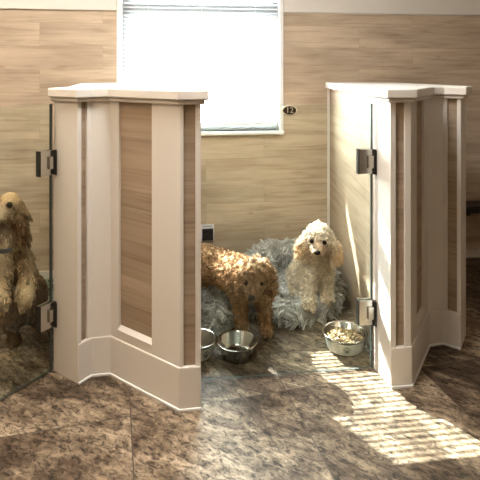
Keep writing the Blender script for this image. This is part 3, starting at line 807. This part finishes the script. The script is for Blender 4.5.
for k in range(n):
    a = 2 * PI * k / n; rd = ex * math.cos(a) + ey * math.sin(a)
    rings.append([bm.verts.new(cc0 + rd * r + axis * h) for r, h in ((0.074, -0.010), (0.080, -0.010), (0.080, 0.010), (0.074, 0.010))])
for k in range(n):
    for q in range(4): bm.faces.new((rings[k][q], rings[(k + 1) % n][q], rings[(k + 1) % n][(q + 1) % 4], rings[k][(q + 1) % 4]))
col = from_bm('collar', bm, M['collar'], d3); col['label'] = 'dark grey webbing collar'
bm = bmesh.new()
a = -0.75; rd = ex * math.cos(a) + ey * math.sin(a); tg = axis.cross(rd)
mm = Matrix((tg, rd, axis)).transposed().to_4x4(); mm.translation = cc0 + rd * 0.082
add_box(bm, -0.014, 0.014, -0.004, 0.004, -0.011, 0.011, mat=mm); from_bm('buckle', bm, M['tag'], col, bevel=0.002)

# ---------------------------------------------------------------- shaggy round beds
def dog_bed(label, cx, cy, rx, ry, rim, zfun, n, seed, tones, clear=()):
    rg = np.random.default_rng(seed)
    t = thing('dog_bed', label, 'dog bed', (cx, cy, 0), 'shaggy grey dog beds')
    pts = []
    for k in range(29):
        a = 2 * PI * k / 28; zt = zfun(a)
        pts.append((cx + (rx - rim) * math.cos(a), cy + (ry - rim) * math.sin(a), zt - rim if zt > rim * 2 else zt * 0.5, rim if zt > rim * 2 else max(zt * 0.5, 0.03)))
    chains = [[p, q] for p, q in zip(pts, pts[1:])]
    for fx in (-.5, -.25, 0, .25, .5):
        for fy in (-.5, -.25, 0, .25, .5):
            if fx * fx + fy * fy < .4: chains.append([(cx + fx * rx, cy + fy * ry, 0.035, 0.055)])
    me = blob(chains, 0.016, 4)
    V, T, N = mesh_np(me)
    V[:, 2] = np.maximum(V[:, 2], 0.002); me.vertices.foreach_set('co', V.ravel()); me.update()
    tone = lambda P: np.array(tones[0]) + (np.array(tones[1]) - np.array(tones[0])) * np.clip(0.5 + 0.9 * vnoise(P, 9, seed), 0, 1)[:, None]
    skin_tone(me, lambda V: tone(V) * 0.6)
    cu_ = link('cushion', me.copy(), M['shag'], t, smooth=True)
    P, Nn = sample(me, n, rg)
    k = (P[:, 2] > 0.012) & (P[:, 0] < 0.578)
    for c, r in clear: k &= near(P, c) > r
    P, Nn = P[k], Nn[k]
    cl = np.stack([vnoise(P, 17, seed + 1), vnoise(P, 17, seed + 2), vnoise(P, 17, seed + 3)], 1)
    cc = tone(P) * (0.55 + 0.75 * rg.random((len(P), 1)))
    locks('shag_pile', P, Nn, 0.054 * (0.7 + 0.6 * rg.random(len(P))), cc, M['shag'], t, rg, curl=0.004, turns=0.8, thick=0.0025, segs=6, grav=0.3, lay=cl * 3, lean=1.5, tuft=n // 9, pull=0.85)
    return t
dog_bed('round shaggy grey dog bed under the cream poodle', 0.285, 2.985, 0.320, 0.385, 0.085,
        lambda a: 0.185 + 0.06 * math.sin(a) , 11000, 3, ((0.52, 0.50, 0.47), (0.90, 0.885, 0.855)), [((0.37, 2.68, 0.10), 0.065), ((0.474, 2.77, 0.10), 0.06), ((0.42, 2.72, 0.10), 0.05)])
dog_bed('small shaggy grey dog bed beside the legs of the brown poodle', -0.168, 2.690, 0.120, 0.180, 0.060,
        lambda a: 0.125, 4200, 4, ((0.20, 0.19, 0.175), (0.66, 0.64, 0.60)))

# ---------------------------------------------------------------- light
def ceiling_light(x, y, label, sx=0.6, sy=0.6, mat='lamp'):
    v = RM @ Vector((x, y, ZC - 0.002))
    t = thing('ceiling_light', label, 'ceiling light', v, 'ceiling panel lights')
    rbox('frame', [(x - sx / 2 - 0.02, x + sx / 2 + 0.02, y - sy / 2 - 0.02, y + sy / 2 + 0.02, ZC - 0.03, ZC - 0.002)], M['frame'], t)
    rbox('diffuser', [(x - sx / 2, x + sx / 2, y - sy / 2, y + sy / 2, ZC - 0.034, ZC - 0.030)], M[mat], t)
ceiling_light(-1.5, -2.6, 'square warm ceiling panel light nearest the left wall, in front of the kennels')
ceiling_light(-0.9, -4.8, 'square warm ceiling panel light behind the viewer', 0.35, 0.35)
ceiling_light(-1.7, -1.15, 'square warm ceiling panel light over the left kennel', 0.7, 0.5, 'lampcool')
ceiling_light(-0.3, -1.75, 'added pale fill light, unseen, just before the kennel of the two poodles', 0.5, 0.5, 'lampfill')  # fill added out of view to brighten the middle kennel

sun = bpy.data.lights.new('sun', 'SUN'); sun.energy = 26.0; sun.angle = math.radians(0.28); sun.color = (1.0, 0.98, 0.95)
sob = bpy.data.objects.new('sun', sun); C.objects.link(sob)
SD = Vector((0.60, -0.80, -0.815)).normalized()
sob.rotation_euler = SD.to_track_quat('-Z', 'Y').to_euler(); sob.location = (-3, 7, 5)

w = bpy.data.worlds.new('world'); bpy.context.scene.world = w; w.use_nodes = True
bg = w.node_tree.nodes['Background']; bg.inputs[0].default_value = (0.90, 0.97, 1.0, 1); bg.inputs[1].default_value = 26.0
pl = bpy.data.lights.new('window_portal', 'AREA'); pl.shape = 'RECTANGLE'; pl.size = 0.98; pl.size_y = 1.02
pl.cycles.is_portal = True
po = bpy.data.objects.new('window_portal', pl); C.objects.link(po)
po.matrix_world = RM @ Matrix.Translation((-0.246, 0.12, 1.5)) @ Matrix.Rotation(-PI / 2, 4, 'X')

sc = bpy.context.scene
sc.view_settings.view_transform = 'Standard'; sc.view_settings.look = 'None'; sc.view_settings.gamma = 1.0
sc.view_settings.use_curve_mapping = False; sc.view_settings.exposure = 1.1
sc.cycles.caustics_reflective = False
